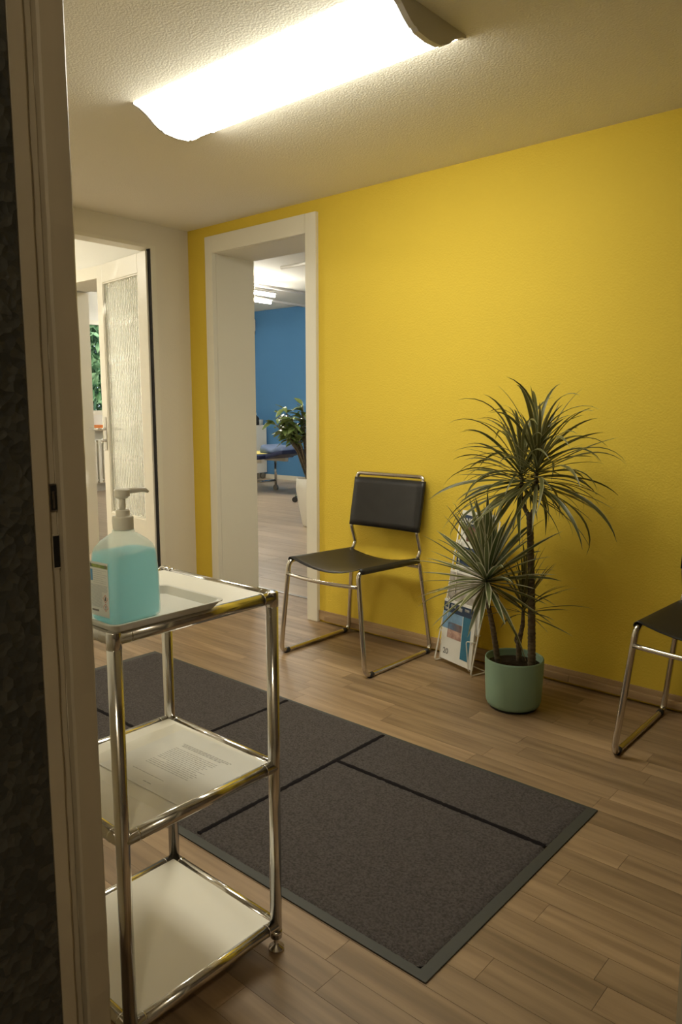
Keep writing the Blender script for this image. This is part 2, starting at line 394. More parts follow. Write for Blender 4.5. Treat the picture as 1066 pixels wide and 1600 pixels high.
# outer stairwell round the camera
struct(obj('wall_left', B(-1.35, -0.950, -1.6, 0.468, 0, 2.6), 'stone'), 'dark speckled stone surround left of the door frame')
struct(obj('floor', B(-1.35, 1.5, -1.7, 0.3, -0.05, 0), 'stair'))
struct(obj('ceiling', B(-1.35, 1.5, -1.7, 0.48, 2.5, 2.6), 'stair'))
struct(obj('wall_front', B(-1.35, 1.5, -1.7, -1.6, 0, 2.6), 'stair'))
struct(obj('wall_right', B(1.4, 1.5, -1.6, 0.48, 0, 2.6), 'stair'))
struct(obj('wall_back', bmesh.ops and box(box(bmesh.new(), -1.35, 1.5, 0.40, 0.476, 2.16, 2.6), 0.05, 1.5, 0.40, 0.476, 0, 2.16), 'stair'))

stl = thing('stairwell_fill_lamp', 'small round fill lamp added out of view behind the camera', 'lamp', (0.75, -0.9, 0))  # added fill out of view, brightens the near door frame
obj('fill_shade', lathe(bmesh.new(), [(0.001, 2.40), (0.08, 2.41), (0.12, 2.44), (0.125, 2.49)], seg=24), 'stair_fill', stl, smooth=True)
obj('fill_base', lathe(bmesh.new(), [(0, 2.5), (0.13, 2.5), (0.13, 2.488), (0, 2.488)], seg=24), 'lampcap', stl)
# foreground door frame: outer member, rebate, inner member
fr = bpy.data.objects.new('door_1', None); C.objects.link(fr); struct(fr, 'old cream painted door frame close by on the left')
def wavy_bar(x0, x1, y0, y1, z0, z1, seed):
    bm = bmesh.new(); n = 60; rnd = random.Random(seed); loops = []
    for i in range(n + 1):
        z = z0 + (z1 - z0) * i / n; j = rnd.uniform(-0.0009, 0.0009)
        loops.append([(x0, y0, z), (x1 - 0.003 + j, y0, z), (x1 + j, y0 + 0.003, z), (x1 + j, y1 - 0.003, z), (x1 - 0.003 + j, y1, z), (x0, y1, z)])
    loft(bm, loops); bmesh.ops.recalc_face_normals(bm, faces=bm.faces[:]); return bm
obj('outer_frame', wavy_bar(-0.985, -0.953, 0.4685, 0.494, 0, 2.08, 1), 'jamb', fr)
obj('rebate', wavy_bar(-0.99, -0.962, 0.494, 0.509, 0, 2.05, 2), 'jamb', fr)
obj('inner_frame', wavy_bar(-0.985, -0.950, 0.509, 0.5475, 0, 2.04, 3), 'jamb', fr)
obj('right_frame', B(-0.1225, -0.09, 0.470, 0.5475, 0, 2.04, bev=0.004), 'jamb', fr)
obj('head_frame', B(-0.965, -0.10, 0.477, 0.5475, 2.01, 2.045, bev=0.003), 'jamb', fr)
for z0, z1, k in ((0.983, 1.017, 0), (0.903, 0.947, 1)):
    pl = obj('strike_plate', B(-0.9625, -0.9608, 0.4965, 0.5075, z0 - 0.002, z1 + 0.002), 'metal_dark' if k == 0 else 'jamb', fr)
    obj('strike_hole', B(-0.9625, -0.9602, 0.4985, 0.5070, z0, z1), 'hole', pl)
    if k == 0: obj('latch_lip', B(-0.9615, -0.9596, 0.5005, 0.5035, z0 + 0.002, z1 - 0.008), 'metal_dark', pl)

# casing of the deep doorway in the yellow wall
t1 = bpy.data.objects.new('trim_2', None); C.objects.link(t1); struct(t1, 'cream painted door casing around the deep doorway')
def casing(parent, x0, x1, zt, wL, wR, wT, ydepth, y=WY):
    obj('casing_board', B(x0 - wL, x0 + 0.012, y - ydepth, y + 0.01, 0, zt + wT, bev=0.004), 'gloss', parent)
    obj('casing_board', B(x1 - 0.012, x1 + wR, y - ydepth, y + 0.01, 0, zt + wT, bev=0.004), 'gloss', parent)
    obj('casing_board', B(x0 + 0.012, x1 - 0.012, y - ydepth, y + 0.01, zt - 0.012, zt + wT, bev=0.004), 'gloss', parent)
casing(t1, OPX0, OPX1, OPZ, 0.05, 0.062, 0.082, 0.02)
obj('jamb_lining', B(OPX0, OPX0 + 0.012, WY + 0.0105, WB, 0, OPZ - 0.012), 'gloss', t1)
obj('jamb_lining', B(OPX1 - 0.012, OPX1, WY + 0.0105, WB, 0, OPZ - 0.012), 'gloss', t1)
obj('head_lining', B(OPX0 + 0.012, OPX1 - 0.012, WY + 0.0105, WB, OPZ - 0.012, OPZ), 'gloss', t1)
# hall doorway casing
t2 = bpy.data.objects.new('trim_3', None); C.objects.link(t2); struct(t2, 'white casing of the far doorway seen through the hall')
casing(t2, -5.3, -4.5, 2.0, 0.07, 0.07, 0.07, 0.02)
obj('jamb_lining', B(-5.3, -5.288, WY + 0.0105, WB, 0, 1.988), 'gloss', t2)
obj('jamb_lining', B(-4.512, -4.5, WY + 0.0105, WB, 0, 1.988), 'gloss', t2)

# oak baseboard along the yellow wall
bb1 = struct(obj('baseboard_back', B(OPX1 + 0.063, RX, WY - 0.010, WY, 0.012, 0.062, bev=0.002), 'oak_trim'), 'oak baseboard along the yellow wall')
x = OPX1 + 0.115
for l in (1.35, 1.9, 1.9):
    xe = min(x + l, RX)
    if xe > x: obj('ledge_strip', B(x, xe - 0.001, WY - 0.024, WY - 0.010, 0.014, 0.042, bev=0.002), 'oak_trim', bb1)
    x = xe

# ribbed glass door leaf in the end wall opening
leaf = bpy.data.objects.new('door_2', None); C.objects.link(leaf); struct(leaf, 'white door leaf with tall ribbed glass pane, standing open')
leaf.location = (-3.695, 2.553, 0); leaf.rotation_euler = (0, 0, math.atan2(0.072, -0.635))
# local: x from hinge to free edge, y>0 side is towards the camera after the turn
LW = 0.64; LT = 0.038
ST = 0.105
obj('stile', B(0, ST, -LT, 0, 0.01, 2.005, bev=0.003), 'gloss', leaf)
obj('stile', B(LW - 0.075, LW, -LT, 0, 0.01, 2.005, bev=0.003), 'gloss', leaf)
obj('top_rail', B(ST, LW - 0.075, -LT, 0, 1.895, 2.005, bev=0.003), 'gloss', leaf)
obj('bottom_rail', B(ST, LW - 0.075, -LT, 0, 0.01, 0.46, bev=0.003), 'gloss', leaf)
bm = bmesh.new(); nx = 168; nz = 60
gx0, gx1, gz0, gz1 = ST - 0.004, LW - 0.071, 0.455, 1.90
fa = []; fb = []
for j in range(nz + 1):
    z = gz0 + (gz1 - gz0) * j / nz; ra = []; rb = []
    for i in range(nx + 1):
        x = gx0 + (gx1 - gx0) * i / nx
        ph = 2 * math.pi * (x + 0.0022 * math.sin(z * 31) + 0.0015 * math.sin(z * 53 + 1)) / 0.022
        ra.append(bm.verts.new((x, -0.0155 + 0.0032 * math.sin(ph), z))); rb.append(bm.verts.new((x, -0.022, z)))
    fa.append(ra); fb.append(rb)
for j in range(nz):
    for i in range(nx):
        bm.faces.new((fa[j][i], fa[j][i + 1], fa[j + 1][i + 1], fa[j + 1][i])); bm.faces.new((fb[j][i], fb[j + 1][i], fb[j + 1][i + 1], fb[j][i + 1]))
obj('glass_pane', bm, 'ribbed', leaf, smooth=True)
bm = bmesh.new()
for (a, b, c, d) in ((ST, ST + 0.008, 0.46, 1.895), (LW - 0.083, LW - 0.075, 0.46, 1.895), (ST + 0.008, LW - 0.083, 1.887, 1.895), (ST + 0.008, LW - 0.083, 0.46, 0.468)):
    box(bm, a, b, -LT + 0.004, -0.004, c, d)
obj('glazing_bead', bm, 'gloss', leaf)
h = obj('handle_plate', B(LW - 0.058, LW - 0.022, 0, 0.006, 0.86, 1.07, bev=0.003), 'steel', leaf)
obj('door_handle', T(fillet([(LW - 0.04, 0.002, 0.992), (LW - 0.04, 0.05, 0.992), (LW + 0.075 - 0.0, 0.055, 0.992)], 0.012), 0.008), 'steel', h, smooth=True)
obj('turn_knob', T([(LW - 0.04, 0.004, 0.92), (LW - 0.04, 0.03, 0.92)], 0.011), 'steel', h, smooth=True)
# narrow lining of that opening, with the gap's shade as a dark strip
t3 = struct(obj('trim_4', box(box(bmesh.new(), WX - 0.1, WX + 0.004, 2.568, 2.60, 0, 2.03), WX - 0.1, WX + 0.004, 1.05, 2.568, 2.012, 2.03), 'gloss'), 'thin painted lining of the opening in the left wall')

struct(obj('gap_shade', B(WX - 0.035, WX - 0.002, 2.5635, 2.5675, 0.0, 2.012), 'hole'), 'dark strip painting the shaded gap between the door leaf and its lining')  # near-black strip paints the shade of the open gap
# window wall of the back room
win = bpy.data.objects.new('window_1', None); C.objects.link(win); struct(win, 'white window with garden greenery behind')
X = -9.27
for (a, b) in ((4.3, 5.16), (5.17, 6.03), (6.04, 6.9)):
    obj('window_frame', box(box(box(box(bmesh.new(), X - 0.03, X + 0.03, a, a + 0.06, 1.04, 2.3), X - 0.03, X + 0.03, b - 0.06, b, 1.04, 2.3), X - 0.03, X + 0.03, a + 0.06, b - 0.06, 1.04, 1.10), X - 0.03, X + 0.03, a + 0.06, b - 0.06, 2.24, 2.3), 'gloss', win)
    obj('pane', B(X - 0.004, X + 0.002, a + 0.06, b - 0.06, 1.10, 2.24), 'window_glass', win)
obj('window_sill', B(-9.25, -9.10, 4.25, 6.95, 0.84, 0.865, bev=0.004), 'gloss', win)
rad = thing('radiator', 'white ribbed radiator below the window in the far room', 'radiator', (-9.16, 5.4, 0))
for k in range(15):
    obj('radiator_section', B(-0.035, 0.035, -0.55 + k * 0.075, -0.55 + k * 0.075 + 0.05, 0.12, 0.70, bev=0.012), 'gloss', rad)
obj('radiator_pipe', T([(0, -0.56, 0.16), (0, 0.57, 0.16)], 0.014), 'gloss', rad, smooth=True)
obj('radiator_pipe', T([(0, -0.56, 0.66), (0, 0.57, 0.66)], 0.014), 'gloss', rad, smooth=True)
obj('radiator_foot', B(-0.02, 0.02, -0.3, -0.28, 0, 0.13), 'gloss', rad); obj('radiator_foot', B(-0.02, 0.02, 0.3, 0.32, 0, 0.13), 'gloss', rad)
tag(obj('storage_box', B(-9.22, -9.12, 5.25, 5.56, 0.865, 0.905, bev=0.004), 'orange'), 'small orange box on the window sill above the radiator', 'box')

# outside greenery
struct(obj('lawn', B(-30, -9.4, -6, 18, -0.4, -0.3), 'grass'))
hd = thing('hedge', 'leafy green hedge outside the window', 'hedge', (-11.5, 6.5, -0.3))
bm = bmesh.new(); rnd = random.Random(3)
for k in range(30000):
    x = rnd.gauss(0, 0.35); y = rnd.uniform(-4, 4); z = rnd.uniform(0, 3.6)
    p = Vector((x, y, z)); q = Euler((rnd.uniform(0, 6), rnd.uniform(0, 6), rnd.uniform(0, 6))).to_matrix(); s = rnd.uniform(0.06, 0.12)
    vs = [bm.verts.new(p + q @ Vector(v)) for v in ((-s, 0, 0), (0, -s * .45, s * .1), (s, 0, 0), (0, s * .45, s * .1))]; bm.faces.new(vs)
o = obj('hedge_foliage', bm, 'hedge', hd); o['kind'] = 'stuff'
for k in range(8): obj('stem', T([(0.1, -3.5 + k, 0), (rnd.uniform(-.1, .1), -3.4 + k, 1.5), (rnd.uniform(-.2, .2), -3.5 + k + rnd.uniform(-.3, .3), 3.3)], [0.06, 0.045, 0.02], seg=7), 'bark', hd)

# ---------------------------------------------------------------- ceiling lamp
lamp = thing('ceiling_lamp', 'long glowing white fluorescent lamp with curved diffuser on the ceiling', 'lamp', (-1.76, 1.735, 0))
def prof(off=0.0):
    half = [(0.172, 2.144), (0.150, 2.139), (0.120, 2.124), (0.090, 2.102), (0.068, 2.090), (0.060, 2.090), (0.050, 2.083), (0.0, 2.079)]
    pts = half + [(-a, b) for a, b in reversed(half[:-1])]
    return pts
bm = bmesh.new(); P_ = prof(); hx = 0.535
va = [bm.verts.new((-hx, y, z)) for y, z in P_]; vb = [bm.verts.new((hx, y, z)) for y, z in P_]
for i in range(len(P_) - 1): bm.faces.new((va[i], va[i + 1], vb[i + 1], vb[i]))
bmesh.ops.recalc_face_normals(bm, faces=bm.faces[:])
obj('diffuser', bm, 'lamp', lamp)
obj('lamp_tray', B(-0.53, 0.53, -0.165, 0.165, 2.1448, 2.148), 'lampcap', lamp)
cap = [(y * 1.02, z - 0.003) for y, z in P_] + [(-0.176, 2.148), (0.176, 2.148)]
for s in (-1, 1):
    a, b = (0.535, 0.553) if s > 0 else (-0.545, -0.535)
    obj('end_cap', prism(bmesh.new(), cap, a, b), 'lampcap', lamp)

hl = thing('hall_fill_lamp', 'unseen round fill lamp added to brighten the hall behind the glazed door', 'lamp', (-5.4, 1.5, 0))  # added out of view to make the hall bright
obj('fill_shade', lathe(bmesh.new(), [(0.001, 2.21), (0.12, 2.22), (0.19, 2.245), (0.20, 2.285)], seg=32), 'hall_fill_lamp', hl, smooth=True)
obj('fill_base', lathe(bmesh.new(), [(0.0, 2.30), (0.205, 2.30), (0.205, 2.284), (0.0, 2.284)], seg=32), 'lampcap', hl)

# ---------------------------------------------------------------- entrance mat
rug = thing('entrance_mat', 'large dark grey entrance mat with black line pattern and rubber edge', 'mat', (-1.80, 1.53, 0))
rx0, rx1, ry0, ry1 = -1.055, 1.055, -0.425, 0.42
obj('rubber_border', B(rx0, rx1, ry0, ry1, 0.0, 0.004, bev=0.0015), 'rubber', rug)
bm = bmesh.new()
NX, NY = 210, 84; g = [[None] * (NY + 1) for _ in range(NX + 1)]; rnd = random.Random(5)
px0, px1, py0, py1 = rx0 + 0.028, rx1 - 0.028, ry0 + 0.024, ry1 - 0.012
for i in range(NX + 1):
    for j in range(NY + 1):
        edge = i in (0, NX) or j in (0, NY)
        g[i][j] = bm.verts.new((px0 + (px1 - px0) * i / NX + (0 if not edge else rnd.uniform(-.0012, .0012)), py0 + (py1 - py0) * j / NY + (rnd.uniform(-.0012, .0012) if edge else 0), 0.004 if edge else 0.0078 + rnd.uniform(-.0005, .0005)))
for i in range(NX):
    for j in range(NY): bm.faces.new((g[i][j], g[i + 1][j], g[i + 1][j + 1], g[i][j + 1]))
obj('pile', bm, 'pile', rug, smooth=True)
def stripe(x0, y0, x1, y1, wd=0.0085):
    x0 += 1.80; x1 += 1.80; y0 -= 1.53; y1 -= 1.53
    n = max(2, int((abs(x1 - x0) + abs(y1 - y0)) / 0.01)); bm = bmesh.new(); pr = None
    d = Vector((x1 - x0, y1 - y0)).normalized(); nn = Vector((-d.y, d.x))
    for k in range(n + 1):
        c = Vector((x0, y0)).lerp(Vector((x1, y1)), k / n); ww = wd + rnd.uniform(-.0016, .0016)
        q = [bm.verts.new((c.x - nn.x * ww, c.y - nn.y * ww, 0.0080)), bm.verts.new((c.x, c.y, 0.0098)), bm.verts.new((c.x + nn.x * ww, c.y + nn.y * ww, 0.0080))]
        if pr: bm.faces.new((pr[0], q[0], q[1], pr[1])); bm.faces.new((pr[1], q[1], q[2], pr[2]))
        pr = q
    obj('line', bm, 'stripe', rug)
stripe(-1.492, 1.135, -1.492, 1.93); stripe(-1.484, 1.684, -0.775, 1.684)
stripe(-1.962, 1.135, -1.962, 1.93); stripe(-2.82, 1.40, -1.97, 1.40)

# ---------------------------------------------------------------- chairs
def make_chair(label):
    t = thing('sling_chair', label, 'chair', (-2.14, 2.55, 0), group='waiting room chairs along the yellow wall')
    ox, oy = -2.14, 2.55
    r = 0.0105
    def L_(x, y, z): return (x - ox, y - oy, z)
    for s in (-1, 1):
        xf = s * 0.25; xt = s * 0.202
        pts = [(xf, 2.315 - oy, r), (xt, 2.325 - oy, 0.447), (xt, 2.765 - oy, 0.432), (xf, 2.795 - oy, r)]
        obj('side_frame', T(fillet(pts, [0.045, 0.035, 0.03, 0.03], closed=True, n=7), r, closed=True), 'chair_steel', t, smooth=True)
        for yy in (2.352, 2.762):
            obj('glide', T([(xf, yy - 0.012 - oy, r + 0.0002), (xf, yy + 0.012 - oy, r + 0.0002)], 0.0108 + 0.0014), 'dark', t, smooth=True)
    xb = 0.196
    S = [(2.755, 0.432), (2.782, 0.472), (2.752, 0.555), (2.800, 0.812)]
    pts = [(-xb, S[0][0] - oy, S[0][1]), (-xb, S[1][0] - oy, S[1][1]), (-xb, S[2][0] - oy, S[2][1]), (-xb, S[3][0] - oy, S[3][1]),
           (xb, S[3][0] - oy, S[3][1]), (xb, S[2][0] - oy, S[2][1]), (xb, S[1][0] - oy, S[1][1]), (xb, S[0][0] - oy, S[0][1])]
    obj('back_frame', T(fillet(pts, [0, 0.02, 0.03, 0.022, 0.022, 0.03, 0.02, 0], n=6), 0.0095), 'chair_steel', t, smooth=True)
    n = 10
    cb = [(-0.207 + 0.414 * k / n, 2.318 - oy - 0.018 * math.sin(math.pi * k / n), 0.385 - 0.004 * math.sin(math.pi * k / n)) for k in range(n + 1)]
    obj('crossbar', T(cb, 0.0085), 'chair_steel', t, smooth=True)
    obj('crossbar', T([(-0.205, 2.768 - oy, 0.40), (0.205, 2.768 - oy, 0.40)], 0.0085), 'chair_steel', t, smooth=True)
    # seat sling, wrapped round both side rails
    bm = bmesh.new(); nv = 14; top = []; bot = []
    for j in range(nv + 1):
        v = j / nv; cz = 0.447 - 0.0150 * v; a = []; b = []
        xr = 0.202; R0 = r + 0.0006; R1 = r + 0.0034
        prof_ = [(-1, th) for th in (250, 215, 180, 145, 110, 90)] + [(0, u) for u in (-.94, -.85, -.7, -.5, -.25, 0, .25, .5, .7, .85, .94)] + [(1, th) for th in (90, 70, 35, 0, -35, -70)]
        for kd, q in prof_:
            yy = 2.332 + (2.752 - 2.332) * v
            if kd:
                c, s_ = math.cos(R(q)), math.sin(R(q))
                a.append(bm.verts.new((kd * xr + c * R1, yy - oy, cz + s_ * R1))); b.append(bm.verts.new((kd * xr + c * R0, yy - oy, cz + s_ * R0)))
            else:
                sag = 0.036 * (1 - abs(q) ** 2.0) * (0.85 + 0.3 * (1 - v))
                if v < 0.5: yy += 0.010 * (1 - 2 * v) * (1 - q * q)
                a.append(bm.verts.new((q * xr, yy - oy, cz + R1 - sag))); b.append(bm.verts.new((q * xr, yy - oy, cz + R0 - sag)))
        top.append(a); bot.append(b)
    nu = len(top[0]) - 1
    for j in range(nv):
        for i in range(nu):
            bm.faces.new((top[j][i], top[j][i + 1], top[j + 1][i + 1], top[j + 1][i])); bm.faces.new((bot[j][i], bot[j + 1][i], bot[j + 1][i + 1], bot[j][i + 1]))
    for i in range(nu):
        bm.faces.new((top[0][i], bot[0][i], bot[0][i + 1], top[0][i + 1])); bm.faces.new((top[nv][i], top[nv][i + 1], bot[nv][i + 1], bot[nv][i]))
    for j in range(nv):
        bm.faces.new((top[j][0], top[j + 1][0], bot[j + 1][0], bot[j][0])); bm.faces.new((top[j][nu], bot[j][nu], bot[j + 1][nu], top[j + 1][nu]))
    obj('seat', bm, 'leather', t, smooth=True)
    # back sling wraps round both posts
    bm = bmesh.new(); loops = []
    for k in range(9):
        f = k / 8; z = 0.562 + (0.792 - 0.562) * f; yc = 2.752 + (2.800 - 2.752) * (z - 0.555) / (0.812 - 0.555) - oy
        lp = []
        m = 12
        for i in range(m + 1):
            u = -1 + 2 * i / m; lp.append((u * xb, yc - 0.0125 + 0.012 * (1 - u * u), z - 0.004 * 0))
        for a in (-45, 0, 45): lp.append((xb + 0.0125 * math.cos(R(a)), yc + 0.0125 * math.sin(R(a)), z))
        for i in range(m + 1):
            u = 1 - 2 * i / m; lp.append((u * xb, yc + 0.0125 + 0.006 * (1 - u * u), z))
        for a in (135, 180, 225): lp.append((-xb + 0.0125 * math.cos(R(a)), yc + 0.0125 * math.sin(R(a)), z))
        loops.append(lp)
    loft(bm, loops); bmesh.ops.recalc_face_normals(bm, faces=bm.faces[:])
    o = obj('backrest', bm, 'leather', t, smooth=False)
    for i, p in enumerate(o.data.polygons): p.use_smooth = len(p.vertices) == 4
    return t
ch = make_chair('black leather chrome chair standing between the doorway and the magazine rack')
dup(ch, (-0.588, 2.535, 0), label='black leather chrome chair cut off by the right picture edge')

# ---------------------------------------------------------------- magazine rack and magazines
U_ = Vector((0.950, -0.300, 0)).normalized(); V_ = Vector((0.300, 0.950, 0)).normalized()
RA = math.atan2(U_.y, U_.x); RO = Vector((-1.778, 2.733, 0))
rack = thing('magazine_rack', 'white wire magazine rack leaning at the yellow wall behind the plant', 'rack', RO, RA)
def lean(z): return 0.004 + 0.092 * z        # back line of the rack (local y)
W_ = 0.218
for xx in (-0.012, W_ + 0.012):
    pts = [(xx, 0.052, 0.006), (xx, -0.040, 0.006), (xx, -0.005, 0.16), (xx + 0.018, 0.012 , 0.30), (xx + 0.048, 0.058, 0.66)]
    obj('side_wire', T(fillet(pts, [0, 0.012, 0.02, 0.02, 0]), 0.0035, seg=8), 'white_wire', rack, smooth=True)
obj('cross_wire', T([(0.036, 0.058, 0.66), (W_ + 0.060, 0.058, 0.66)], 0.003, seg=8), 'white_wire', rack, smooth=True)
obj('cross_wire', T([(-0.012, 0.052, 0.006), (W_ + 0.012, 0.052, 0.006)], 0.003, seg=8), 'white_wire', rack, smooth=True)
pock = [(0.024, -0.026, 0.290, 0.0), (0.175, 0.000, 0.420, 0.02), (0.30, 0.016, 0.555, 0.035), (0.43, 0.032, 0.685, 0.052)]   # z0, y front, ztop, y top
for (z0, yf, zt, yt), dx in zip(pock, (0, 0.014, 0.040, 0.046)):
    bw = [(-0.012, yf + 0.02, z0 + 0.12), (0.03, yf - 0.006, z0 + 0.12), (0.012, yf - 0.006, z0 - 0.006), (0.012, yf + 0.022, z0 - 0.006), (W_ - 0.012, yf + 0.022, z0 - 0.006), (W_ - 0.012, yf - 0.006, z0 - 0.006), (W_ - 0.03, yf - 0.006, z0 + 0.12), (W_ + 0.012, yf + 0.02, z0 + 0.12)]
    bw = [(p[0] + dx, p[1], p[2]) for p in bw]
    obj('pocket_wire', T(fillet(bw, 0.008, n=3), 0.0022, seg=8), 'white_wire', rack, smooth=True)
def magazine(z0, yf, zt, yt, x0, x1, blocks, label, words=(), thick=0.009, cover='paper'):
    """stands in a pocket; root at its foot, tilted back by dy over its height"""
    root = thing('magazine', label, 'magazine', RO + U_ * x0 + V_ * yf + Vector((0, 0, z0)), RA, group='magazines in the wire rack')
    root.rotation_euler = (-math.atan2(yt - yf, zt - z0), 0, RA)
    h = zt - z0; wd = x1 - x0
    obj('pages', B(0, wd, 0.001, thick, 0, h), 'paper', root)
    obj('cover', B(-0.0008, wd + 0.0008, 0, 0.0012, -0.0005, h + 0.0005), cover, root)
    for (a, b, c, d, m) in blocks:
        obj('print_area', B(a * wd, b * wd, -0.0005, 0.0001, c * h, d * h), m, root)
    for (s, fx, fz, size, m) in words:
        text_obj('lettering', s, size, m, root, Matrix.Translation((fx * wd, -0.0009, fz * h)) @ Matrix.Rotation(R(90), 4, 'X'), bold=0.0006)
    return root
# rest boards of the rack (thin wires would hide nothing): magazines
magazine(*pock[0], 0.005, 0.213, [(0, 1, 0.80, 0.96, 'navy_print'), (0.22, 0.38, 0.885, 0.935, 'paper'), (0.46, 0.58, 0.86, 0.92, 'paper'), (0.66, 0.80, 0.885, 0.93, 'paper'), (0.04, 0.14, 0.83, 0.87, 'paper'), (0.86, 0.95, 0.84, 0.88, 'paper'), (0, 0.62, 0.52, 0.80, 'blue_print'), (0.18, 0.62, 0.38, 0.64, 'skin_print'), (0.64, 0.90, 0.10, 0.80, 'teal_print')],
         'lowest magazine in the rack with blue sky and teal strip cover', [('20', 0.10, 0.10, 0.035, 'ink')], thick=0.014)
magazine(*pock[1], 0.016, 0.226, [(0.0, 1, 0.45, 0.97, 'grey_print')], 'second lowest magazine with a plain grey brown cover')
magazine(*pock[2], 0.044, 0.254, [(0, 1, 0.58, 0.90, 'navy_print'), (0.1, 0.9, 0.1, 0.55, 'grey_print')], 'second magazine from the top with white letters MS on navy',
         [('MS', 0.03, 0.66, 0.075, 'paper')])
magazine(*pock[3], 0.050, 0.260, [(0, 1, 0.74, 0.93, 'navy_print'), (0.18, 0.6, 0.48, 0.74, 'red_print'), (0.6, 1.0, 0.3, 0.6, 'blue_print')], 'topmost magazine in the rack with white lettering on a dark band',
         [('ANCHINGOS', 0.03, 0.79, 0.034, 'paper')], thick=0.012)

# ---------------------------------------------------------------- dracaena in a green pot
PX, PY = -1.292, 2.475
pl = thing('potted_dracaena', 'tall spiky dracaena in a sage green pot by the yellow wall', 'plant', (PX, PY, 0))
obj('saucer_foot', lathe(bmesh.new(), [(0, 0), (0.088, 0), (0.09, 0.006), (0, 0.006)]), 'dark', pl)
obj('pot', lathe(bmesh.new(), [(0, 0.006), (0.085, 0.006), (0.097, 0.013), (0.103, 0.028), (0.107, 0.10), (0.1095, 0.186), (0.108, 0.192), (0.105, 0.192), (0.1035, 0.186), (0.101, 0.14), (0, 0.14)], seg=56), 'pot', pl, smooth=True)
bm = lathe(bmesh.new(), [(0.1005, 0.165), (0.08, 0.170), (0.05, 0.168), (0.02, 0.172), (0, 0.17)], seg=24)
obj('soil', bm, 'soil', pl)
def rough_trunk(pts, rs, seed, name='trunk'):
    rnd = random.Random(seed); P = [Vector(p) for p in pts]; out = []; rr = []
    for i in range(len(P) - 1):
        n = max(2, int((P[i + 1] - P[i]).length / 0.008))
        for k in range(n):
            t = k / n; out.append(P[i].lerp(P[i + 1], t)); rr.append((rs[i] * (1 - t) + rs[i + 1] * t) * (1 + (0.08 if k % 2 else -0.05) + rnd.uniform(-.03, .03)))
    out.append(P[-1]); rr.append(rs[-1])
    obj(name, T(out, rr, seg=10), 'bark', pl, smooth=True)
rough_trunk([(0.072, 0.0, 0.16), (0.060, 0.005, 0.40), (0.040, 0.01, 0.70), (0.036, 0.01, 0.74)], [0.015, 0.0135, 0.012, 0.012], 1)
rough_trunk([(0.036, 0.01, 0.73), (0.012, 0.02, 0.755), (-0.006, 0.02, 0.80), (-0.004, 0.02, 0.87)], [0.009, 0.008, 0.008, 0.006], 2, 'branch')
rough_trunk([(0.038, 0.01, 0.73), (0.060, 0.00, 0.76), (0.068, -0.01, 0.83), (0.068, -0.01, 0.90)], [0.009, 0.008, 0.008, 0.006], 3, 'branch')
rough_trunk([(-0.048, -0.035, 0.16), (-0.060, -0.06, 0.30), (-0.075, -0.085, 0.42), (-0.070, -0.10, 0.48)], [0.0115, 0.010, 0.008, 0.005], 4)
rough_trunk([(0.005, 0.03, 0.16), (0.005, 0.02, 0.24), (0.022, 0.015, 0.32), (0.024, 0.01, 0.40)], [0.011, 0.010, 0.008, 0.004], 5)
rough_trunk([(0.005, 0.02, 0.235), (-0.008, 0.02, 0.25), (-0.006, 0.02, 0.28)], [0.006, 0.006, 0.002], 6, 'branch')

def leaf_mesh(L, wd, droop, twist, m, seed):
    """a long blade in local +x/+z, base at origin"""
    rnd = random.Random(seed); bm = bmesh.new(); uvl = bm.loops.layers.uv.new('UVMap'); n = 12; rows = []
    p = Vector((0, 0, 0)); ang = 0.0; ds = L / n
    for k in range(n + 1):
        t = k / n
        ww = wd * (0.55 + 0.9 * t * (1.6 - t) if t < 0.5 else 1.0 * (1 - ((t - 0.5) / 0.5) ** 1.8) * 1.045) * 0.5
        ww = max(ww, 0.0003); tw = twist * t
        d = Vector((math.cos(ang), 0, math.sin(ang))); nn = Vector((-math.sin(ang), 0, math.cos(ang)))
        side = Vector((0, 1, 0)) * math.cos(tw) + nn * math.sin(tw); up = d.cross(side)
        fold = ww * 0.35
        rows.append([bm.verts.new(p - side * ww - up * fold * -1), bm.verts.new(p), bm.verts.new(p + side * ww - up * fold * -1)])
        ang -= droop * (t ** 1.1) / n * 2.0
        p = p + d * ds
    for k in range(n):
        for c in range(2):
            f = bm.faces.new((rows[k][c], rows[k][c + 1], rows[k + 1][c + 1], rows[k + 1][c]))
            for lp, (u, v) in zip(f.loops, ((c / 2, k / n), ((c + 1) / 2, k / n), ((c + 1) / 2, (k + 1) / n), (c / 2, (k + 1) / n))): lp[uvl].uv = (u, v)
    me = bpy.data.meshes.new('leaf'); bm.to_mesh(me); bm.free(); me.materials.append(M[m])
    me.polygons.foreach_set('use_smooth', [True] * len(me.polygons)); return me
def crown(center, n, meshes, e_lo, e_hi, seed, az=(0, 360), height=0.09, smin=0.75, smax=1.1, axis=(0, 0), ex=0.8):
    rnd = random.Random(seed)
    for k in range(n):
        t = (k + 0.5) / n
        a = R(az[0]) + (k * 2.399963) % (2 * math.pi) * (az[1] - az[0]) / 360
        elev = R(e_lo + (e_hi - e_lo) * t ** ex + rnd.uniform(-10, 10))
        o = bpy.data.objects.new('leaf', rnd.choice(meshes)); C.objects.link(o); o.parent = pl
        s = rnd.uniform(smin, smax)
        # blades pointing at the wall are shorter so they stay clear of it
        room_ = WY - 0.02 - (PY + center[1]); reach = math.sin(a) * math.cos(elev) * 0.30 * s
        if reach > room_: s *= room_ / reach
        o.location = (center[0] + axis[0] * t, center[1] + axis[1] * t, center[2] + height * t)
        o.rotation_euler = Euler((rnd.uniform(-.3, .3), -elev, a)); o.scale = (s, s, s)
